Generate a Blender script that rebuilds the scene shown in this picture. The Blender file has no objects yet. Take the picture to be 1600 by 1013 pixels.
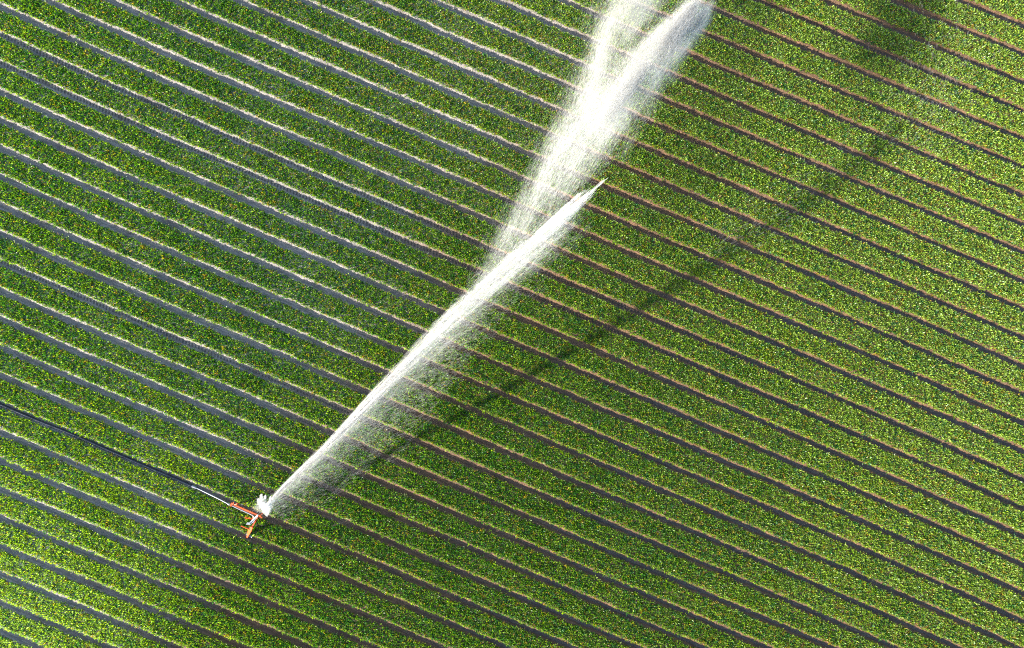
import bpy, bmesh, math, random
import numpy as np
from mathutils import Vector, Matrix

# ------------------------------------------------------------------ frame
# World axes: X runs along the crop beds, Y across them, Z up; metres.
SC = bpy.context.scene
T = math.radians(23.57)          # angle of the beds in the picture
S = 22.58                        # photo pixels per metre on the ground
LENS, SENSOR = 24.0, 36.0
H = 1600.0 / S * LENS / SENSOR   # height of the drone
PITCH, PHASE = 1.8, 0.355        # bed spacing, furrow phase
CT, ST = math.cos(T), math.sin(T)

cam_d = bpy.data.cameras.new('camera')
cam = bpy.data.objects.new('camera', cam_d)
SC.collection.objects.link(cam)
cam.location = (0, 0, H)
cam.rotation_euler = (0, 0, T)
cam_d.lens, cam_d.sensor_width, cam_d.clip_end = LENS, SENSOR, 5000
SC.camera = cam

# ------------------------------------------------------------------ light
SUN_EL = math.radians(16.0)
TRAVEL_AZ = math.radians(38.6)   # the sunlight travels along this heading
world = bpy.data.worlds.new('World')
SC.world = world
world.use_nodes = True
wn = world.node_tree
for n in list(wn.nodes):
    wn.nodes.remove(n)
sky = wn.nodes.new('ShaderNodeTexSky')
sky.sky_type = 'NISHITA'
sky.sun_disc = False
sky.sun_elevation = SUN_EL
sky.sun_rotation = math.atan2(-math.cos(TRAVEL_AZ), -math.sin(TRAVEL_AZ))
bg = wn.nodes.new('ShaderNodeBackground')
bg.inputs['Strength'].default_value = 0.12
wo = wn.nodes.new('ShaderNodeOutputWorld')
wn.links.new(sky.outputs[0], bg.inputs[0])
wn.links.new(bg.outputs[0], wo.inputs[0])

sun_d = bpy.data.lights.new('sun', 'SUN')
sun_d.energy = 4.6
sun_d.angle = math.radians(0.5)
sun_d.color = (1.0, 0.93, 0.80)
sun = bpy.data.objects.new('sun', sun_d)
SC.collection.objects.link(sun)
trav = Vector((math.cos(TRAVEL_AZ) * math.cos(SUN_EL), math.sin(TRAVEL_AZ) * math.cos(SUN_EL), -math.sin(SUN_EL)))
sun.rotation_euler = trav.to_track_quat('-Z', 'Y').to_euler()
sun.location = (-60, -50, 40)

SC.view_settings.view_transform = 'Standard'
SC.view_settings.look = 'None'
SC.view_settings.gamma = 1.0
SC.view_settings.exposure = 2.3
SC.cycles.use_denoising = False
SC.cycles.filter_width = 1.1
SC.cycles.max_bounces = 12
SC.cycles.diffuse_bounces = 10
SC.cycles.transmission_bounces = 6
SC.cycles.transparent_max_bounces = 48

rng = np.random.default_rng(7)
random.seed(7)


# ------------------------------------------------------------------ helpers
def W(px, py, z=0.0):
    """Photo pixel at height z -> world point (undoes the perspective)."""
    u, v = px - 800.0, 506.5 - py
    k = (H - z) / H / S
    return Vector(((u * CT - v * ST) * k, (u * ST + v * CT) * k, z))


def bow(X, Y):
    """The rows are not quite parallel: sideways shift of a row at (X, Y)."""
    u = (X * CT + Y * ST) * S
    v = (-X * ST + Y * CT) * S
    f = np.clip(1 - (u / 820.0) ** 4, 0, 1)
    return -0.19 * PITCH * np.clip(v / 506.0, -1.3, 1.3) * f


def noise1(x, scale, seed):
    r = np.random.default_rng(seed).uniform(-1, 1, 4096)
    q = np.asarray(x) / scale + 2000.0
    i = np.floor(q).astype(int)
    f = q - i
    f = f * f * (3 - 2 * f)
    return r[i % 4096] * (1 - f) + r[(i + 1) % 4096] * f


def noise2(x, y, scale, seed):
    r = np.random.default_rng(seed).uniform(-1, 1, (256, 256))
    qx, qy = x / scale + 128.0, y / scale + 128.0
    i, j = np.floor(qx).astype(int), np.floor(qy).astype(int)
    f, g = qx - i, qy - j
    f, g = f * f * (3 - 2 * f), g * g * (3 - 2 * g)
    a = r[i % 256, j % 256] * (1 - f) + r[(i + 1) % 256, j % 256] * f
    b = r[i % 256, (j + 1) % 256] * (1 - f) + r[(i + 1) % 256, (j + 1) % 256] * f
    return a * (1 - g) + b * g


def mesh_np(name, verts, faces, mats, smooth=False, col=None):
    """verts (n,3), faces (m,k) numpy -> mesh data block."""
    me = bpy.data.meshes.new(name)
    verts = np.ascontiguousarray(verts, np.float32)
    faces = np.ascontiguousarray(faces, np.int32)
    m, k = faces.shape
    me.vertices.add(len(verts))
    me.vertices.foreach_set('co', verts.ravel())
    me.loops.add(m * k)
    me.loops.foreach_set('vertex_index', faces.ravel())
    me.polygons.add(m)
    me.polygons.foreach_set('loop_start', np.arange(0, m * k, k, dtype=np.int32))
    me.polygons.foreach_set('loop_total', np.full(m, k, np.int32))
    if smooth:
        me.polygons.foreach_set('use_smooth', np.ones(m, bool))
    me.update()
    if col is not None:
        at = me.color_attributes.new('tint', 'FLOAT_COLOR', 'POINT')
        c4 = np.ones((len(verts), 4), np.float32)
        c4[:, :3] = col
        at.data.foreach_set('color', c4.ravel())
    me.materials.append(mats)
    return me


def link(name, me, parent=None, loc=(0, 0, 0)):
    o = bpy.data.objects.new(name, me)
    SC.collection.objects.link(o)
    o.location = loc
    if parent is not None:
        o.parent = parent
    return o


def thing(o, label, cat, group=None, kind=None):
    o['label'], o['category'] = label, cat
    if group:
        o['group'] = group
    if kind:
        o['kind'] = kind
    return o


def nodes_of(name):
    m = bpy.data.materials.new(name)
    m.use_nodes = True
    nt = m.node_tree
    for n in list(nt.nodes):
        nt.nodes.remove(n)
    out = nt.nodes.new('ShaderNodeOutputMaterial')
    return m, nt, out


def N(nt, t, **kw):
    n = nt.nodes.new(t)
    for k, v in kw.items():
        setattr(n, k, v)
    return n


def math_n(nt, op, a, b=None, c=None):
    n = N(nt, 'ShaderNodeMath', operation=op)
    for i, x in enumerate((a, b, c)):
        if x is None:
            continue
        if isinstance(x, (int, float)):
            n.inputs[i].default_value = x
        else:
            nt.links.new(x, n.inputs[i])
    return n.outputs[0]


def mix_rgb(nt, fac, a, b, mode='MIX'):
    n = N(nt, 'ShaderNodeMix', data_type='RGBA', blend_type=mode)
    for s, x in ((n.inputs[0], fac), (n.inputs[6], a), (n.inputs[7], b)):
        if isinstance(x, (int, float)):
            s.default_value = x
        elif isinstance(x, tuple):
            s.default_value = (*x, 1)
        else:
            nt.links.new(x, s)
    return n.outputs[2]


def noise_n(nt, vec, scale, detail=3, rough=0.55):
    n = N(nt, 'ShaderNodeTexNoise')
    n.inputs['Scale'].default_value = scale
    n.inputs['Detail'].default_value = detail
    n.inputs['Roughness'].default_value = rough
    nt.links.new(vec, n.inputs['Vector'])
    return n.outputs['Fac']


def ramp(nt, fac, lo, hi):
    n = N(nt, 'ShaderNodeMapRange')
    n.inputs['From Min'].default_value = lo
    n.inputs['From Max'].default_value = hi
    n.interpolation_type = 'SMOOTHSTEP'
    nt.links.new(fac, n.inputs['Value'])
    return n.outputs['Result']


# ------------------------------------------------------------------ materials
def soil_material(name, tread=False):
    m, nt, out = nodes_of(name)
    pos = N(nt, 'ShaderNodeNewGeometry').outputs['Position']
    sep = N(nt, 'ShaderNodeSeparateXYZ')
    nt.links.new(pos, sep.inputs[0])
    x, y = sep.outputs[0], sep.outputs[1]
    # soil the water has already reached lies beyond the jet: damp and brown
    a, b = W(430, 775), W(1000, 90)
    dx, dy = (b.x - a.x), (b.y - a.y)
    L = math.hypot(dx, dy)
    nx, ny = dy / L, -dx / L
    d = math_n(nt, 'ADD', math_n(nt, 'MULTIPLY', x, nx), math_n(nt, 'MULTIPLY', y, ny))
    d = math_n(nt, 'SUBTRACT', d, a.x * nx + a.y * ny)
    wob = noise_n(nt, pos, 0.12, 3)
    d = math_n(nt, 'ADD', d, math_n(nt, 'MULTIPLY', math_n(nt, 'SUBTRACT', wob, 0.5), 16.0))
    wet = ramp(nt, d, -9.0, 5.0)
    n1 = noise_n(nt, pos, 2.2, 5, 0.65)
    n2 = noise_n(nt, pos, 14.0, 4, 0.7)
    n3 = noise_n(nt, pos, 0.35, 3)
    mp = N(nt, 'ShaderNodeMapping')
    mp.inputs['Scale'].default_value = (0.12, 1.0, 1.0)
    nt.links.new(pos, mp.inputs['Vector'])
    n4 = noise_n(nt, mp.outputs[0], 9.0, 4, 0.65)
    dry = mix_rgb(nt, n1, (0.165, 0.152, 0.143), (0.270, 0.247, 0.225))
    damp = mix_rgb(nt, n1, (0.062, 0.034, 0.020), (0.175, 0.088, 0.038))
    if tread:   # furrow floors alone turn darker and greyer farther beyond the jet
        damp = mix_rgb(nt, ramp(nt, d, 5.0, 22.0), damp, mix_rgb(nt, n1, (0.040, 0.032, 0.030), (0.105, 0.084, 0.078)))
    c = mix_rgb(nt, wet, dry, damp)
    c = mix_rgb(nt, math_n(nt, 'MULTIPLY', n2, 0.55), c, (0.045, 0.037, 0.032))
    c = mix_rgb(nt, ramp(nt, n3, 0.5, 0.72), c, mix_rgb(nt, 0.5, c, (0.06, 0.045, 0.036)))
    c = mix_rgb(nt, math_n(nt, 'MULTIPLY', ramp(nt, n4, 0.42, 0.66), 0.75), c, mix_rgb(nt, 1.0, c, (1.75, 1.7, 1.65), 'MULTIPLY'))
    bs = N(nt, 'ShaderNodeBsdfPrincipled')
    nt.links.new(c, bs.inputs['Base Color'])
    bs.inputs['Roughness'].default_value = 0.78
    bs.inputs['Specular IOR Level'].default_value = 0.3
    hgt = math_n(nt, 'ADD', math_n(nt, 'ADD', math_n(nt, 'MULTIPLY', n2, 0.07), math_n(nt, 'MULTIPLY', n1, 0.06)), math_n(nt, 'MULTIPLY', n4, 0.10))
    if tread:
        # lug marks of a tractor tyre pressed into three of the furrows
        f = math_n(nt, 'SUBTRACT', math_n(nt, 'DIVIDE', y, PITCH), PHASE - 0.12)
        k = math_n(nt, 'ROUND', f)
        off = math_n(nt, 'ABSOLUTE', math_n(nt, 'SUBTRACT', f, k))
        sel = None
        for kk in (1, 2, 15, -6):
            e = math_n(nt, 'COMPARE', k, float(kk), 0.4)
            sel = e if sel is None else math_n(nt, 'MAXIMUM', sel, e)
        inner = math_n(nt, 'LESS_THAN', off, 0.16)
        ph = math_n(nt, 'ADD', math_n(nt, 'MULTIPLY', x, 2 * math.pi / 0.24), math_n(nt, 'MULTIPLY', off, 14.0))
        lug = math_n(nt, 'GREATER_THAN', math_n(nt, 'SINE', ph), 0.1)
        lug = math_n(nt, 'MULTIPLY', math_n(nt, 'MULTIPLY', lug, inner), sel)
        hgt = math_n(nt, 'SUBTRACT', hgt, math_n(nt, 'MULTIPLY', lug, 0.10))
        nt.links.new(mix_rgb(nt, math_n(nt, 'MULTIPLY', lug, 0.65), c, (0.035, 0.03, 0.028)), bs.inputs['Base Color'])
    bp = N(nt, 'ShaderNodeBump')
    bp.inputs['Strength'].default_value = 0.9
    bp.inputs['Distance'].default_value = 1.0
    nt.links.new(hgt, bp.inputs['Height'])
    nt.links.new(bp.outputs[0], bs.inputs['Normal'])
    nt.links.new(bs.outputs[0], out.inputs[0])
    return m


def leaf_material():
    m, nt, out = nodes_of('leaf')
    at = N(nt, 'ShaderNodeVertexColor', layer_name='tint').outputs['Color']
    bs = N(nt, 'ShaderNodeBsdfPrincipled')
    nt.links.new(at, bs.inputs['Base Color'])
    bs.inputs['Roughness'].default_value = 0.34
    bs.inputs['Specular IOR Level'].default_value = 0.30
    tr = N(nt, 'ShaderNodeBsdfTranslucent')
    nt.links.new(mix_rgb(nt, 1.0, at, (1.7, 1.9, 0.35), 'MULTIPLY'), tr.inputs['Color'])
    mx = N(nt, 'ShaderNodeMixShader')
    mx.inputs[0].default_value = 0.42
    nt.links.new(bs.outputs[0], mx.inputs[1])
    nt.links.new(tr.outputs[0], mx.inputs[2])
    nt.links.new(mx.outputs[0], out.inputs[0])
    return m


def water_material(name, alb=0.97, clear=0.76):
    m, nt, out = nodes_of(name)
    df = N(nt, 'ShaderNodeBsdfDiffuse')
    df.inputs['Color'].default_value = (alb, alb, alb, 1)
    tr = N(nt, 'ShaderNodeBsdfTranslucent')
    tr.inputs['Color'].default_value = (alb, alb, alb, 1)
    gl = N(nt, 'ShaderNodeBsdfGlossy')
    gl.inputs['Roughness'].default_value = 0.3
    mx = N(nt, 'ShaderNodeMixShader')
    mx.inputs[0].default_value = 0.5
    m2 = N(nt, 'ShaderNodeMixShader')
    m2.inputs[0].default_value = 0.08
    nt.links.new(df.outputs[0], mx.inputs[1])
    nt.links.new(tr.outputs[0], mx.inputs[2])
    nt.links.new(mx.outputs[0], m2.inputs[1])
    nt.links.new(gl.outputs[0], m2.inputs[2])
    tp = N(nt, 'ShaderNodeBsdfTransparent')
    m3 = N(nt, 'ShaderNodeMixShader')
    m3.inputs[0].default_value = clear
    nt.links.new(m2.outputs[0], m3.inputs[1])
    nt.links.new(tp.outputs[0], m3.inputs[2])
    nt.links.new(m3.outputs[0], out.inputs[0])
    return m


def solid(name, colr, rough=0.5, metal=0.0, wear=None):
    m, nt, out = nodes_of(name)
    bs = N(nt, 'ShaderNodeBsdfPrincipled')
    pos = N(nt, 'ShaderNodeTexCoord').outputs['Object']
    n = noise_n(nt, pos, 9.0, 4, 0.7)
    w = wear or tuple(c * 0.55 for c in colr)
    nt.links.new(mix_rgb(nt, ramp(nt, n, 0.48, 0.75), colr, w), bs.inputs['Base Color'])
    nt.links.new(math_n(nt, 'ADD', math_n(nt, 'MULTIPLY', n, 0.25), rough - 0.12), bs.inputs['Roughness'])
    bs.inputs['Metallic'].default_value = metal
    nt.links.new(bs.outputs[0], out.inputs[0])
    return m


M_SOIL = soil_material('furrow_soil', True)
M_MOUND = soil_material('bed_soil')
M_LEAF = leaf_material()
M_WATER = water_material('spray_water')
M_WISP = water_material('fine_spray', 0.97, 0.982)
M_CORE = water_material('stream_water', 0.97, 0.62)
M_ORANGE = solid('orange_paint', (0.70, 0.082, 0.007), 0.45, 0, (0.40, 0.05, 0.012))
M_GALV = solid('galvanised_steel', (0.20, 0.21, 0.24), 0.5, 0.2, (0.11, 0.115, 0.13))
M_ALU = solid('bright_aluminium', (0.27, 0.28, 0.31), 0.45, 0.2)
M_BLACK = solid('black_polyethylene', (0.006, 0.010, 0.020), 0.24, 0, (0.012, 0.016, 0.026))
M_RUBBER = solid('dark_rubber', (0.02, 0.02, 0.02), 0.7)

# ------------------------------------------------------------------ ground
R = 2500.0
gv = [(-R, -R, 0), (R, -R, 0), (R, R, 0), (-R, R, 0)]
g = link('ground', mesh_np('ground', np.array(gv), np.array([[0, 1, 2, 3]]), M_SOIL))
g['kind'] = 'structure'

# ------------------------------------------------------------------ crop beds
ORD = ['', 'first', 'second', 'third', 'fourth', 'fifth', 'sixth', 'seventh', 'eighth', 'ninth', 'tenth', 'eleventh', 'twelfth']


def bed_label(b):
    if b == -12:
        return 'leafy green crop bed standing under the orange sprinkler cart'
    if b == 6:
        return 'leafy green crop bed beneath the needle-thin tip of the water jet'
    if b == 13:
        return 'leafy green crop bed beneath the far head of the white spray plume'
    if b < -12:
        return '%s leafy crop bed below the one under the orange sprinkler cart' % ORD[-12 - b]
    if b == -11:
        return 'leafy green crop bed along the upper side of the black hose'
    if b <= -3:
        return '%s leafy crop bed counted upward from the black hose' % ORD[b + 12]
    if b < 6:
        return '%s leafy crop bed below the one under the pointed jet tip' % ORD[6 - b]
    if b < 13:
        return '%s leafy crop bed above the one under the pointed jet tip' % ORD[b - 6]
    return '%s leafy crop bed above the one under the plume\'s far head' % ORD[b - 13]


PROFILE = [(-0.82, -0.02), (-0.775, 0.012), (-0.72, 0.07), (-0.65, 0.115), (-0.30, 0.135), (0.0, 0.14),
           (0.30, 0.135), (0.65, 0.115), (0.72, 0.07), (0.775, 0.012), (0.82, -0.02)]
MARG = 9.0


def make_bed(b):
    yc = (b + 0.5 + PHASE) * PITCH
    # the stretch of this bed the picture can show, plus a margin
    xs = []
    for X in np.arange(-60, 60, 0.5):
        u, v = (X * CT + yc * ST), (-X * ST + yc * CT)
        if abs(u) < 800 / S + MARG and abs(v) < 506 / S + MARG:
            xs.append(X)
    if not xs:
        return
    x0, x1 = min(xs), max(xs)
    xm = 0.5 * (x0 + x1)
    root = bpy.data.objects.new('crop_bed', None)
    SC.collection.objects.link(root)
    root.location = (xm, yc, 0)
    root.empty_display_size = 0.5
    thing(root, bed_label(b), 'crop bed', 'parallel leafy crop beds across the field')
    # soil mound
    gx = np.arange(x0, x1 + 0.01, 0.11)
    P = np.array(PROFILE)
    nx_, np_ = len(gx), len(P)
    X = np.repeat(gx[:, None], np_, 1)
    side = np.sign(P[:, 0])[None, :]
    rag = 0.035 * np.where(side > 0, noise1(gx, 0.45, 100 + b)[:, None], noise1(gx, 0.45, 300 + b)[:, None]) \
        + 0.03 * np.where(side > 0, noise1(gx, 0.16, 500 + b)[:, None], noise1(gx, 0.16, 700 + b)[:, None]) \
        + 0.04 * np.where(side > 0, noise1(gx, 3.0, 900 + b)[:, None], noise1(gx, 3.0, 1100 + b)[:, None])
    Y = P[None, :, 0] + side * rag
    Z = P[None, :, 1] + np.zeros_like(X)
    Z = Z + np.where(P[None, :, 1] > 0, 1, 0) * rng.normal(0, 0.014, X.shape)
    Y = Y + bow(X, yc + Y)
    V = np.stack([X - xm, Y, Z], -1).reshape(-1, 3)
    i = np.arange(nx_ - 1)[:, None] * np_ + np.arange(np_ - 1)[None, :]
    F = np.stack([i, i + np_, i + np_ + 1, i + 1], -1).reshape(-1, 4)
    link('soil_mound', mesh_np('soil_mound', V, F, M_MOUND, True), root)
    # foliage: upright tufts of broad pointed leaves
    rows_ = 11
    sx = 0.118
    cols_ = int((x1 - x0) / sx)
    gi, gj = np.meshgrid(np.arange(cols_), np.arange(rows_), indexing='ij')
    n = gi.size
    px = x0 + (gi.ravel() + 0.5 * (gj.ravel() % 2) + rng.normal(0, 0.27, n)) * sx
    uq, vq = (px * CT + yc * ST) * S, (-px * ST + yc * CT) * S
    half = 0.668 + 0.018 * np.clip((uq * 0.9 - vq * 0.45) / 600, 0, 1) + 0.03 * noise1(px, 0.8, 1300 + b) + 0.025 * noise1(px, 0.25, 1500 + b) + 0.04 * noise1(px, 4.0, 1700 + b)
    py = ((gj.ravel() + 0.5) / rows_ * 2 - 1 + rng.normal(0, 0.055, n)) * half
    gap = noise2(px, py + yc, 0.33, 21) + 0.4 * noise2(px, py + yc, 0.14, 22)
    keep = gap > -2.0
    px, py, half = px[keep], py[keep], half[keep]
    n = len(px)
    vig = 1.04 + 0.10 * noise2(px, py + yc, 1.7, 31) + 0.08 * noise2(px, py + yc, 0.5, 32) + rng.normal(0, 0.17, n)
    vig = np.clip(vig, 0.68, 1.5)
    # colour of each plant
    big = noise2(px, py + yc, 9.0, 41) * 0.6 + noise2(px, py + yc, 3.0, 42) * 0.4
    # backlit glow at left corners and sunlit brightness rightward, painted as yellower leaves
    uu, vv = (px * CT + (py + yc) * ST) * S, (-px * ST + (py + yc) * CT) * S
    glow = 0.80 * np.clip(1 - np.hypot(uu + 900, vv + 600) / 640, 0, 1) + 0.35 * np.clip(1 - np.hypot(uu + 900, vv - 560) / 330, 0, 1) \
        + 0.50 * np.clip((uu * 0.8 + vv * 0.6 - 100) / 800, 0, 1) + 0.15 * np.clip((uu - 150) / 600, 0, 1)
    ry = np.clip(0.13 + glow + 0.22 * big + rng.normal(0, 0.24, n), 0, 1)
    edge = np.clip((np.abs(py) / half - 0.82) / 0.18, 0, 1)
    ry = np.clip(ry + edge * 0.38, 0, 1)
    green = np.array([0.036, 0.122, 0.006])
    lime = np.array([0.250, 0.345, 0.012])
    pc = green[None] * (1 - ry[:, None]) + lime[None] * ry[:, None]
    sheen = np.clip((uu * 0.85 + vv * 0.5 + 60) / 750, 0, 1) * 0.62 + 0.5 * np.clip(1 - np.hypot(uu + 850, vv + 560) / 330, 0, 1)  # sheen of glinting leaves, mixed into the plant colour as paler green
    sheen = np.clip(sheen + 0.25 * rng.normal(0, 1, n), 0, 0.9)[:, None]
    pc = pc * (1 - sheen) + np.array([0.270, 0.370, 0.075])[None] * sheen
    sel = rng.random(n)
    pc[sel < 0.045] = (0.25, 0.19, 0.020)
    blu = (sel > 0.045) & (sel < 0.17)
    pc[blu] = (0.036, 0.140, 0.040)
    NL = 9
    az = rng.uniform(0, 2 * np.pi, (n, 1)) + np.arange(NL)[None] * 2.4 + rng.normal(0, 0.3, (n, NL))
    el = np.radians(rng.uniform(24, 84, (n, NL)))
    ln = rng.uniform(0.10, 0.235, (n, NL)) * vig[:, None]
    wd = rng.uniform(0.014, 0.024, (n, NL)) * np.sqrt(vig)[:, None]
    ca, sa, ce, se = np.cos(az), np.sin(az), np.cos(el), np.sin(el)
    base = np.stack([px, py, np.full(n, 0.115)], -1)[:, None, :]
    base[:, 0, 2] -= 0.05 * np.clip((np.abs(py) - 0.60) / 0.1, 0, 1)
    out = np.stack([ca, sa, np.zeros_like(ca)], -1)
    side = np.stack([-sa, ca, np.zeros_like(ca)], -1)
    up = np.array([0, 0, 1.0])
    d = out * ce[..., None] + up * se[..., None]
    droop = rng.uniform(0.0, 0.5, (n, NL))[..., None]
    mid = base + d * (ln * 0.55)[..., None]
    tip = base + d * (ln * 0.95)[..., None] + (out * 0.25 - up * 0.45) * droop * ln[..., None]
    nrm = np.cross(d, side)
    lft = mid + side * wd[..., None] + nrm * (wd * 0.35)[..., None]
    rgt = mid - side * wd[..., None] + nrm * (wd * 0.35)[..., None]
    bs = base + rng.normal(0, 0.012, (n, NL, 3)) * np.array([1, 1, 0])
    V = np.stack([bs, lft, tip, rgt], 2).reshape(-1, 3)
    V[:, 1] += bow(V[:, 0], yc + V[:, 1])
    V[:, 0] -= xm
    q = np.arange(n * NL)[:, None] * 4
    F = np.concatenate([q + np.array([[0, 1, 2]]), q + np.array([[0, 2, 3]])], 0)
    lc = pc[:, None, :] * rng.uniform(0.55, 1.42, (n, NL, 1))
    oldl = rng.random((n, NL)) < (0.025 + 0.07 * np.clip(1 - np.hypot((uu + 40) / 420, (vv - 400) / 300), 0, 1) + 0.03 * np.clip((uu - 100) / 700, 0, 1))[:, None]
    lc[oldl] = (0.30, 0.17, 0.04)
    glint = rng.random((n, NL)) < (0.004 + 0.03 * np.clip((uu * 0.85 + vv * 0.5) / 700, 0, 1) + 0.22 * np.clip(1 - np.hypot(uu + 850, vv + 560) / 380, 0, 1))[:, None]  # sun glints put in as whitish leaf colour
    lc[glint] = (0.42, 0.55, 0.34)
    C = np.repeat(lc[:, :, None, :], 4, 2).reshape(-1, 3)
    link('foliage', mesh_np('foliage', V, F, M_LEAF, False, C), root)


for b in range(-24, 24):
    make_bed(b)


# ------------------------------------------------------------------ mesh pieces for the machine
def bm_obj(name, bm, mat, parent=None, loc=(0, 0, 0), smooth=False, bevel=0.0):
    if bevel:
        bmesh.ops.bevel(bm, geom=[e for e in bm.edges if e.calc_face_angle(0) > 0.6], offset=bevel, segments=2, affect='EDGES', profile=0.7)
    bmesh.ops.recalc_face_normals(bm, faces=bm.faces[:])
    me = bpy.data.meshes.new(name)
    bm.to_mesh(me)
    bm.free()
    if smooth:
        for p in me.polygons:
            p.use_smooth = True
    me.materials.append(mat)
    return link(name, me, parent, loc)


def add_bar(bm, p, q, w0, h0, w1=None, h1=None):
    """Box-section bar from p to q (width across, height up), may taper."""
    p, q = Vector(p), Vector(q)
    d = (q - p).normalized()
    s = d.cross(Vector((0, 0, 1)))
    s = s.normalized() if s.length > 1e-4 else Vector((1, 0, 0))
    t = s.cross(d).normalized()
    w1 = w0 if w1 is None else w1
    h1 = h0 if h1 is None else h1
    vs = []
    for c, w, h in ((p, w0, h0), (q, w1, h1)):
        for a, e in ((-1, -1), (1, -1), (1, 1), (-1, 1)):
            vs.append(bm.verts.new(c + s * a * w / 2 + t * e * h / 2))
    for f in ((3, 2, 1, 0), (4, 5, 6, 7), (0, 1, 5, 4), (1, 2, 6, 5), (2, 3, 7, 6), (3, 0, 4, 7)):
        bm.faces.new([vs[i] for i in f])


def add_tube(bm, pts, rads, seg=12, cap=True):
    pts = [Vector(p) for p in pts]
    if not hasattr(rads, '__len__'):
        rads = [rads] * len(pts)
    rings = []
    for i, p in enumerate(pts):
        d = (pts[min(i + 1, len(pts) - 1)] - pts[max(i - 1, 0)]).normalized()
        s = d.cross(Vector((0, 0, 1)))
        s = s.normalized() if s.length > 1e-3 else Vector((1, 0, 0))
        t = s.cross(d)
        rings.append([bm.verts.new(p + (s * math.cos(2 * math.pi * k / seg) + t * math.sin(2 * math.pi * k / seg)) * rads[i]) for k in range(seg)])
    for a, b_ in zip(rings, rings[1:]):
        for k in range(seg):
            bm.faces.new((a[k], a[(k + 1) % seg], b_[(k + 1) % seg], b_[k]))
    if cap:
        bm.faces.new(rings[0][::-1])
        bm.faces.new(rings[-1])


def spline(pts, n):
    """Catmull-Rom through pts, n points per span."""
    P = [np.array(p, float) for p in pts]
    P = [2 * P[0] - P[1]] + P + [2 * P[-1] - P[-2]]
    r = []
    for i in range(1, len(P) - 2):
        for k in range(n):
            t = k / n
            a, b_, c, d = P[i - 1], P[i], P[i + 1], P[i + 2]
            r.append(0.5 * (2 * b_ + (c - a) * t + (2 * a - 5 * b_ + 4 * c - d) * t * t + (3 * b_ - a - 3 * c + d) * t ** 3))
    r.append(P[-2])
    return np.array(r)


# ------------------------------------------------------------------ sprinkler cart
ZB = 0.72
CORNER = W(404, 806, ZB)
cart = bpy.data.objects.new('sprinkler_cart', None)
SC.collection.objects.link(cart)
cart.location = (CORNER.x, CORNER.y, 0)
thing(cart, 'orange irrigation sprinkler cart with steel water gun straddling one crop bed', 'sprinkler cart')

bm = bmesh.new()
add_bar(bm, (-2.02, 0, ZB), (0.16, 0, ZB), 0.11, 0.11)
bm_obj('main_beam', bm, M_ORANGE, cart, bevel=0.012)
bm = bmesh.new()
add_bar(bm, (-0.02, -0.058, ZB - 0.003), (-0.10, -0.92, ZB - 0.02), 0.085, 0.09)
bm_obj('cross_arm', bm, M_ORANGE, cart, bevel=0.01)
bm = bmesh.new()
add_bar(bm, (-0.10, -0.86, ZB + 0.02), (-0.15, -1.10, ZB - 0.08), 0.13, 0.10, 0.24, 0.12)
add_bar(bm, (-0.15, -1.10, ZB - 0.08), (-0.24, -1.66, 0.24), 0.24, 0.12, 0.15, 0.10)
add_bar(bm, (-0.24, -1.66, 0.24), (-0.26, -1.92, 0.10), 0.10, 0.10, 0.12, 0.10)
leg = bm_obj('leg', bm, M_ORANGE, cart, bevel=0.01)
bm = bmesh.new()
add_bar(bm, (-0.44, -1.80, 0.045), (-0.06, -1.80, 0.045), 0.12, 0.035)
add_bar(bm, (-0.06, -1.80, 0.045), (0.03, -1.80, 0.09), 0.12, 0.035)
bm_obj('skid', bm, M_GALV, leg, bevel=0.008)
for xx in (-1.75, 0.06):
    bm = bmesh.new()
    add_bar(bm, (xx, 0.0, ZB - 0.055), (xx, 0.0, 0.07), 0.07, 0.07)
    post = bm_obj('leg', bm, M_ORANGE, cart, bevel=0.008)
    bm = bmesh.new()
    add_bar(bm, (xx - 0.22, 0, 0.05), (xx + 0.2, 0, 0.05), 0.11, 0.035)
    add_bar(bm, (xx + 0.2, 0, 0.05), (xx + 0.3, 0, 0.11), 0.11, 0.035)
    bm_obj('skid', bm, M_RUBBER, post, bevel=0.008)
for (ax, ay, bx, by) in ((-0.78, -0.43, -0.10, -0.37), (-0.79, -1.07, -0.22, -1.10)):
    bm = bmesh.new()
    add_tube(bm, spline([(ax, ay, ZB + 0.10), (ax + 0.1, ay, ZB + 0.09), (bx - 0.2, by, ZB + 0.02), (bx, by, ZB - 0.02)], 5), 0.034, 10)
    bm_obj('handle_rod', bm, M_ORANGE, cart, smooth=True)
bm = bmesh.new()
pp = [(-2.12, -0.075, ZB + 0.05), (-1.2, -0.10, ZB + 0.05), (-0.62, -0.105, ZB + 0.06), (-0.34, -0.12, ZB + 0.08), (-0.17, -0.20, ZB + 0.11), (-0.12, -0.33, ZB + 0.13), (-0.13, -0.46, ZB + 0.13)]
add_tube(bm, spline(pp, 8), 0.034, 14)
bm_obj('feed_pipe', bm, M_ALU, cart, smooth=True)
bm = bmesh.new()
add_tube(bm, spline([(-0.42, -0.13, ZB + 0.02), (-0.30, -0.24, ZB + 0.03), (-0.24, -0.40, ZB + 0.03)], 6), 0.022, 10)
bm_obj('brace', bm, M_ORANGE, cart, smooth=True)
bm = bmesh.new()
add_bar(bm, (-1.98, -0.13, ZB + 0.03), (-1.98, 0.09, ZB + 0.03), 0.10, 0.15)
add_bar(bm, (-1.80, 0.058, ZB + 0.09), (-1.62, 0.22, ZB + 0.16), 0.035, 0.03)
add_bar(bm, (-1.90, 0.03, ZB + 0.10), (-1.88, 0.20, ZB + 0.14), 0.05, 0.03)
bm_obj('clamp', bm, M_ORANGE, cart, bevel=0.006)
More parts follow.
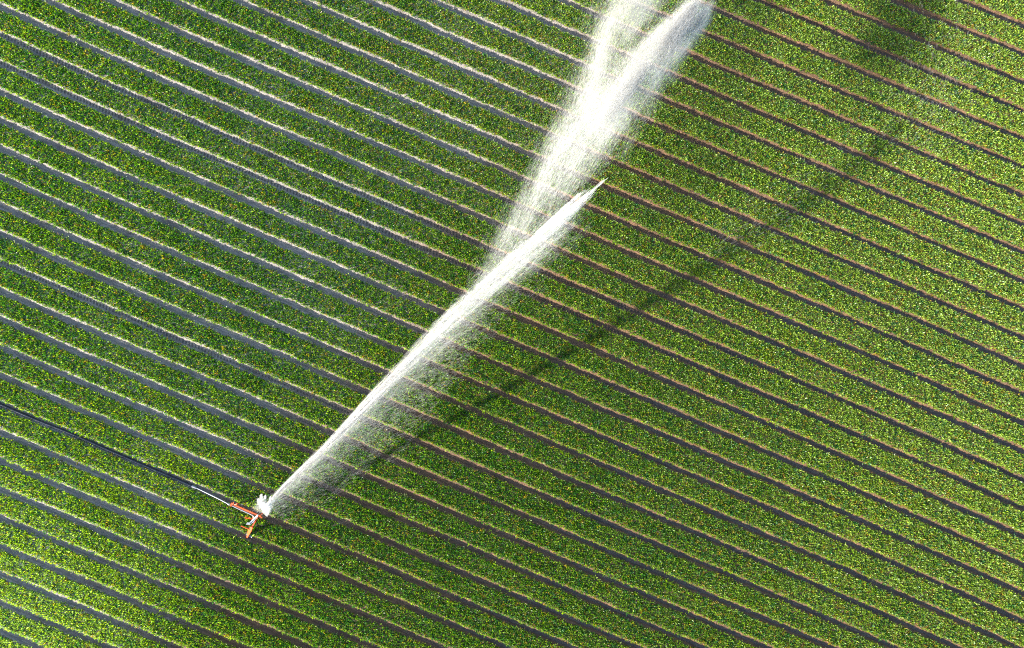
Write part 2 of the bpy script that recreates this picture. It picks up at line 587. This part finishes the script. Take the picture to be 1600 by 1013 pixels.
# the water gun
gun0, gun1 = Vector((-0.30, -0.66, ZB + 0.20)), Vector((0.12, 0.40, ZB + 0.68))
gd = (gun1 - gun0).normalized()
bm = bmesh.new()
add_tube(bm, [gun0, gun0 + gd * 0.10, gun0 + gd * 0.11, gun0 + gd * 0.34, gun0 + gd * 0.35, gun0 + gd * 1.0, gun0 + gd * 1.01, gun0 + gd * 1.08, gun0 + gd * 1.2],
         [0.075, 0.085, 0.062, 0.058, 0.050, 0.040, 0.052, 0.05, 0.026], 16)
gun = bm_obj('water_gun', bm, M_ALU, cart, smooth=True)
bm = bmesh.new()
add_tube(bm, [(-0.16, -0.46, ZB + 0.02), (-0.16, -0.46, ZB + 0.10), (-0.17, -0.47, ZB + 0.11), (-0.19, -0.50, ZB + 0.25)], [0.10, 0.10, 0.06, 0.055], 16)
bm_obj('swivel', bm, M_GALV, gun, smooth=False)
bm = bmesh.new()
add_bar(bm, gun0 + Vector((-0.14, -0.02, 0.04)), gun0 + Vector((0.09, 0.05, 0.05)), 0.15, 0.10)
add_bar(bm, gun0 + Vector((-0.19, -0.10, 0.03)), gun0 + Vector((-0.05, -0.02, 0.04)), 0.06, 0.06)
bm_obj('counterweight', bm, M_GALV, gun, bevel=0.012)
bm = bmesh.new()
side = gd.cross(Vector((0, 0, 1))).normalized()
add_bar(bm, gun0 + gd * 0.18 + side * 0.10 + Vector((0, 0, 0.02)), gun0 + gd * 0.98 + side * 0.075 + Vector((0, 0, 0.05)), 0.025, 0.04)
add_bar(bm, gun0 + gd * 0.98 + side * 0.075 + Vector((0, 0, 0.05)), gun0 + gd * 1.16 + side * 0.0 + Vector((0, 0, 0.07)), 0.06, 0.04)
bm_obj('drive_arm', bm, M_GALV, gun, bevel=0.005)
bm = bmesh.new()
add_tube(bm, [(0.16, 0, ZB), (0.26, -0.02, ZB + 0.02), (0.30, -0.02, ZB + 0.02)], [0.05, 0.04, 0.04], 10)
bm_obj('beam_cap', bm, M_ORANGE, cart)

# ------------------------------------------------------------------ hose
hp = []
for px_ in range(-140, 300, 20):
    X0 = W(px_, 625 + px_ * 0.4365).x
    Yf = (-11 + PHASE) * PITCH
    Yf = Yf + float(bow(np.array(X0), np.array(Yf))) - 0.06 + 0.05 * float(noise1(np.array([X0]), 3.5, 77)[0])
    hp.append((X0, Yf, 0.085))
joint = (CORNER.x - 2.10, CORNER.y - 0.075, ZB + 0.05)
hp = [p for p in hp if p[0] < joint[0] - 3.4]
e = hp[-1]
mid1 = (joint[0] - 2.9, e[1] * 0.9 + joint[1] * 0.1, 0.12)
path = spline(hp + [mid1], 6)
bm = bmesh.new()
add_tube(bm, path, 0.08, 12)
hose = bm_obj('hose', bm, M_BLACK, None, smooth=True)
thing(hose, 'long black irrigation hose lying in a furrow and feeding the orange cart', 'hose')
bm = bmesh.new()
add_tube(bm, spline([mid1, (joint[0] - 1.9, e[1] * 0.65 + joint[1] * 0.35, 0.30), (joint[0] - 0.9, e[1] * 0.2 + joint[1] * 0.8, 0.56), joint], 8), 0.033, 12)
bm_obj('lead_pipe', bm, M_ALU, hose, smooth=True)
bm = bmesh.new()
jd = Vector(joint)
add_tube(bm, [jd + Vector((-0.14, 0, -0.025)), jd + Vector((0.03, 0, 0))], [0.07, 0.07], 14)
bm_obj('coupling', bm, M_GALV, hose)
bm = bmesh.new()
md = Vector(mid1)
pd = Vector(path[-1] - path[-3]).normalized()
add_tube(bm, [md - pd * 0.16, md + pd * 0.16], [0.085, 0.085], 14)
bm_obj('coupling', bm, M_GALV, hose)


# ------------------------------------------------------------------ water
def drops_mesh(name, P, D, L, w, mat=None):
    """Elongated drops: one stretched tetrahedron each, tail first."""
    n = len(P)
    D = D / np.linalg.norm(D, axis=1, keepdims=True)
    ref = rng.normal(0, 1, (n, 3))
    A = np.cross(D, ref)
    A /= np.linalg.norm(A, axis=1, keepdims=True)
    B = np.cross(D, A)
    L, w = np.broadcast_to(L, n)[:, None], np.broadcast_to(w, n)[:, None]
    h = P + D * L * 0.3
    V = np.stack([P - D * L * 0.7, h + A * w, h - A * w * 0.5 + B * w * 0.87, h - A * w * 0.5 - B * w * 0.87], 1).reshape(-1, 3)
    q = np.arange(n)[:, None] * 4
    F = np.concatenate([q + np.array([[0, 2, 1]]), q + np.array([[0, 3, 2]]), q + np.array([[0, 1, 3]]), q + np.array([[1, 2, 3]])], 0)
    return mesh_np(name, V, F, mat or M_WATER)


class Path:
    """A 3-D curve through (photo x, photo y, height) with a local frame."""
    def __init__(self, pts):
        Pw = [np.array(W(*p)) for p in pts]
        self.P = spline(Pw, 24)
        d = np.gradient(self.P, axis=0)
        self.D = d / np.linalg.norm(d, axis=1, keepdims=True)
        self.s = np.concatenate([[0], np.cumsum(np.linalg.norm(np.diff(self.P, axis=0), axis=1))])
        self.len = self.s[-1]
        self.knots = self.s[::24]

    def at(self, s):
        p = np.stack([np.interp(s, self.s, self.P[:, k]) for k in range(3)], -1)
        d = np.stack([np.interp(s, self.s, self.D[:, k]) for k in range(3)], -1)
        sd = np.cross(d, np.array([0, 0, 1.0]))
        sd /= np.linalg.norm(sd, axis=-1, keepdims=True)
        return p, d, sd

    def val(self, s, vals):
        return np.interp(s, self.knots, vals)


gun_tip = CORNER + gun0 + gd * 1.2
gun_tip.z = (gun0 + gd * 1.2).z
JET = Path([(412.5, 796, gun_tip.z + 0.03), (430, 775, 1.75), (470, 735, 2.6), (520, 687, 3.5), (600, 604, 4.8), (700, 503, 6.0), (800, 412, 6.7), (860, 358, 6.9), (918, 304, 6.8), (955, 272, 6.6)])
HALF = np.array([2.2, 2.2, 2.9, 3.8, 6.0, 10, 13.5, 14, 13, 3]) / S   # half width in metres

# the stream itself: filaments of drops running with the flow
Ps, Ds, Ls, ws = [], [], [], []


def filament(path, s0, s1, a, bb, half, n, L, w, curl=0.02, drift=0.0):
    s = rng.uniform(s0, s1, n)
    p, d, sd = path.at(s)
    hw = path.val(s, half)
    up = np.cross(sd, d)
    wob = 0.06 * noise1(s, 1.5, int(rng.integers(1e6)))
    p = p + sd * ((a + wob) * hw + drift * (s - s0))[:, None] + up * ((bb + wob) * hw)[:, None] + rng.normal(0, curl, (n, 3)) * (0.12 + hw)[:, None]
    Ps.append(p)
    Ds.append(d + sd * drift + rng.normal(0, 0.05, (n, 3)))
    Ls.append(rng.uniform(0.5, 1.3, n) * L)
    ws.append(rng.uniform(0.6, 1.4, n) * w)


k = JET.knots


def fresh():
    Ps.clear(); Ds.clear(); Ls.clear(); ws.clear()


def cloud_of(name, mat):
    return drops_mesh(name, np.concatenate(Ps), np.concatenate(Ds), np.concatenate(Ls), np.concatenate(ws), mat)


def jet_strands(count, per, L, w, curl):
    """Filaments gathered into strands, so the stream is streaky across and along."""
    made = 0
    while made < count:
        a0, b0 = np.clip(rng.normal(0.04, 0.58), -1.2, 1.6), np.clip(rng.normal(0, 0.4), -1, 1)
        s00 = rng.uniform(0, k[8] * 0.95)
        for _ in range(int(rng.uniform(2, 12))):
            made += 1
            a, bb = a0 + rng.normal(0, 0.07), b0 + rng.normal(0, 0.1)
            s0 = max(0.0, s00 + rng.normal(0, 0.7))
            s1 = min(s0 + rng.uniform(0.5, 3.2), k[8] - abs(rng.normal(0, 0.9)) - 1.2 * abs(a))
            if s1 - s0 > 0.3:
                filament(JET, s0, s1, a, bb, HALF, max(2, int(per * (s1 - s0))), L, w, curl)


jet_strands(2600, 8, 0.18, 0.0041, 0.05)
for i in range(20):        # the needle at the front of the pulse and the ragged lobes beside it
    filament(JET, k[7], k[9] - abs(rng.normal(0, 0.8)), rng.normal(0.07, 0.10), rng.normal(0, 0.15), HALF, 100, 0.25, 0.006)
for aa, s1 in ((-0.62, k[8] + 0.1), (-0.25, k[8] + 0.35), (0.35, k[8] + 0.55)):
    for i in range(14):
        filament(JET, k[7] - 0.8, s1 - abs(rng.normal(0, 0.35)), aa + rng.normal(0, 0.10), rng.normal(0, 0.2), HALF, 70, 0.22, 0.006)
jet_drops = cloud_of('water_jet', M_WATER)
fresh()
jet_strands(2200, 9, 0.50, 0.020, 0.07)
for i in range(620):       # the thin veil round the stream
    s0 = rng.uniform(0.5, k[8] * 0.9)
    filament(JET, s0, min(s0 + rng.uniform(1, 4), k[8]), rng.normal(0.7, 0.9), rng.normal(-0.4, 0.8), HALF, 34, 0.35, 0.022, 0.16)
jet_veil = cloud_of('veil', M_WISP)
jet = link('water_jet', jet_drops)
link('veil', jet_veil, jet)
thing(jet, 'long white water jet shot across the beds from the orange sprinkler cart', 'water jet')
# the unbroken core near the nozzle
sc_ = np.linspace(0, k[3] + 1.5, 160)
pc_, dc_, sdc_ = JET.at(sc_)
hwc = JET.val(sc_, HALF)
bm = bmesh.new()
rr = hwc * np.linspace(0.62, 0.04, 160) * (1 + 0.15 * noise1(sc_, 0.35, 5))
pc_ = pc_ + sdc_ * (0.15 * hwc * noise1(sc_, 1.1, 6))[:, None]
add_tube(bm, pc_, list(rr), 10)
bm_obj('jet_core', bm, M_CORE, jet, smooth=True)

# splash where the drive arm cuts the stream
Ps, Ds, Ls, ws = [], [], [], []


def burst(c, e, n, spread, L=0.06, w=0.0055, z=1.25, zs=0.18, pw=1.0):
    """Drops thrown from photo point c towards e."""
    a0, b0 = np.array(W(c[0], c[1], z)), np.array(W(e[0], e[1], z + 0.25))
    t = rng.random(n) ** pw
    d = b0 - a0
    p = a0 + d * t[:, None] + rng.normal(0, 1, (n, 3)) * (spread / S * (0.45 + 0.6 * np.sin(np.pi * np.clip(t, 0, 1))))[:, None] * np.array([1, 1, zs / 0.18])
    Ps.append(p)
    Ds.append(d[None] + rng.normal(0, 0.25, (n, 3)) * np.linalg.norm(d))
    Ls.append(rng.uniform(0.4, 1.4, n) * L)
    ws.append(rng.uniform(0.5, 1.4, n) * w)


burst((414, 799), (419, 789), 4200, 3.0)
burst((417, 804), (420, 788), 3400, 2.6)
burst((419, 791), (427, 779), 3000, 2.4)
burst((417, 793), (406, 785), 4600, 3.0)
burst((409, 788), (408.5, 773), 2600, 1.3, pw=1.5)
burst((412, 787), (415, 774.5), 2300, 1.2, pw=1.4)
burst((407, 788), (403.5, 780), 1500, 1.4, pw=1.4)
burst((421, 786), (423, 776), 900, 1.0, pw=1.4)
burst((419, 797), (424, 790), 900, 2.5)
burst((414, 792), (401, 794), 1700, 4.5, 0.04, 0.003)
burst((415, 796), (411, 783), 2600, 6.5, 0.04, 0.003)
spl = link('water_splash', drops_mesh('water_splash', np.concatenate(Ps), np.concatenate(Ds), np.concatenate(Ls), np.concatenate(ws)))
thing(spl, 'small white burst of splashing water at the gun\'s nozzle', 'water splash')

# the broken plume of the earlier pulse, further out
CLOUD = Path([(838, 326, 6.4), (872, 278, 6.4), (918, 222, 6.3), (964, 168, 6.1), (1010, 112, 5.8), (1055, 64, 5.4), (1090, 28, 5.0), (1108, 6, 4.7)])
CH = np.array([28, 33, 36, 34, 30, 25, 22, 17]) / S
VEIL = Path([(745, 452, 3.6), (800, 372, 3.5), (846, 300, 3.4), (884, 234, 3.3), (916, 170, 3.1), (942, 110, 2.9), (970, 50, 2.8), (1004, -10, 2.7), (1045, -75, 2.6)])
VH = np.array([12, 18, 24, 28, 29, 29, 31, 35, 40]) / S
ck, vk = CLOUD.knots, VEIL.knots


def plume(path, half, strands, per, L, w, dens_k, spread, drift, curl, grow):
    """Strands of falling spray: bundles of filaments with gaps between them."""
    for i in range(strands):
        s00 = path.len * rng.uniform(-0.03, 0.97)
        a0 = np.clip(rng.normal(0, 0.50), -1.7, 1.25) * spread
        b0 = rng.normal(0, 0.45)
        d0 = rng.normal(drift, 0.07)
        ln0 = rng.uniform(1.0, 4.5) * grow
        strength = rng.gamma(1.6, 0.62)
        for _ in range(int(rng.uniform(4, 11))):
            s0 = max(0.0, s00 + rng.normal(0, 0.5))
            s1 = min(s0 + ln0 * rng.uniform(0.4, 1.0), path.len - abs(rng.normal(0, 1.1)))
            if s1 - s0 < 0.2:
                continue
            dens = np.interp(0.5 * (s0 + s1), path.knots, dens_k) * strength
            n = int(per * dens * (s1 - s0))
            if n > 0:
                filament(path, s0, s1, a0 + rng.normal(0, 0.06), b0 + rng.normal(0, 0.1), half, n, L, w, curl, d0)


CD = [0.10, 0.22, 0.52, 0.88, 1.05, 1.25, 1.5, 1.1]
VD = [0.10, 0.24, 0.42, 0.58, 0.62, 0.72, 0.95, 1.1, 1.0]
fresh()
plume(CLOUD, CH, 460, 12, 0.10, 0.0032, CD, 1.0, -0.16, 0.08, 1.0)
plume(VEIL, VH, 300, 4.0, 0.08, 0.0028, VD, 1.15, -0.10, 0.10, 1.0)
for i in range(420):       # stray drops falling all round
    s0 = VEIL.len * rng.uniform(0.0, 1.0)
    filament(VEIL, s0, s0 + rng.uniform(0.5, 2.0), rng.normal(0.3, 1.2), rng.normal(-1.0, 1.0), VH, 40, 0.06, 0.0026, 0.3)
cl = link('spray_plume', cloud_of('spray_plume', M_WATER))
thing(cl, 'wide white plume of broken spray beyond the tip of the jet', 'spray', kind='stuff')
fresh()
plume(CLOUD, CH, 560, 13, 0.42, 0.028, CD, 1.05, -0.16, 0.12, 1.0)
plume(VEIL, VH, 560, 10, 0.42, 0.028, VD, 1.25, -0.10, 0.15, 1.2)
link('fine_mist', cloud_of('fine_mist', M_WISP), cl)
DRIFT = Path([(1100, 400, 2.0), (1180, 345, 2.4), (1290, 270, 2.8), (1400, 200, 3.2), (1460, 140, 3.4), (1480, 60, 3.4), (1490, -20, 3.4)])
DH = np.array([25, 40, 45, 55, 60, 65, 65]) / S
fresh()
plume(DRIFT, DH, 320, 0.7, 0.30, 0.045, [0.8, 0.9, 0.35, 0.7, 1.3, 1.2, 0.6], 1.2, 0.0, 0.3, 1.0)
link('drifting_mist', cloud_of('drifting_mist', M_WISP), cl)

# drops raining out of the stream on its far side
sheets = [(0.07, 0.5, 0.8), (0.14, 0.8, 1.0), (0.22, 0.8, 1.2), (0.30, 1.1, 1.0), (0.37, 0.8, 1.3), (0.45, 1.2, 1.0), (0.52, 0.9, 0.8), (0.60, 0.9, 0.7), (0.70, 0.7, 0.5), (0.8, 0.4, 0.4)]


def rain(count, per, L, w):
    for i in range(count):
        f, wt, rch = sheets[rng.integers(len(sheets))]
        s0 = np.clip(rng.normal(f, 0.05), 0.03, 0.9) * JET.len
        p0, d0, sd0 = JET.at(np.array([s0]))
        n = max(2, int(rng.uniform(0.3, 1.7) * per * wt))
        fall = min(rng.exponential(0.30), 1.0)
        reach = (1.4 + 3.4 * min(f, 0.5)) * fall * rch
        t = fall + rng.normal(0, 0.05, n)
        p = p0 + sd0 * (0.1 + reach + rng.normal(0, 0.16, n))[:, None] + d0 * (rng.uniform(-1, 1, n) * 0.45 - 0.55 * reach)[:, None]
        p[:, 2] = np.maximum(p0[0, 2] * (1 - np.clip(t, 0, 0.92)) + rng.normal(0, 0.1, n), 0.4)
        Ps.append(p)
        Ds.append(d0 * 0.6 + sd0 * 0.2 + np.array([[0, 0, -0.5]]) + rng.normal(0, 0.12, (n, 3)))
        Ls.append(rng.uniform(0.5, 1.3, n) * L)
        ws.append(rng.uniform(0.6, 1.4, n) * w)


fresh()
rain(3600, 4, 0.04, 0.0016)
ms = link('spray_mist', cloud_of('spray_mist', M_WATER))
thing(ms, 'thin veil of falling drops along the lower right of the jet', 'spray', kind='stuff')
fresh()
rain(7000, 5.5, 0.28, 0.030)
link('fine_mist', cloud_of('fine_mist', M_WISP), ms)
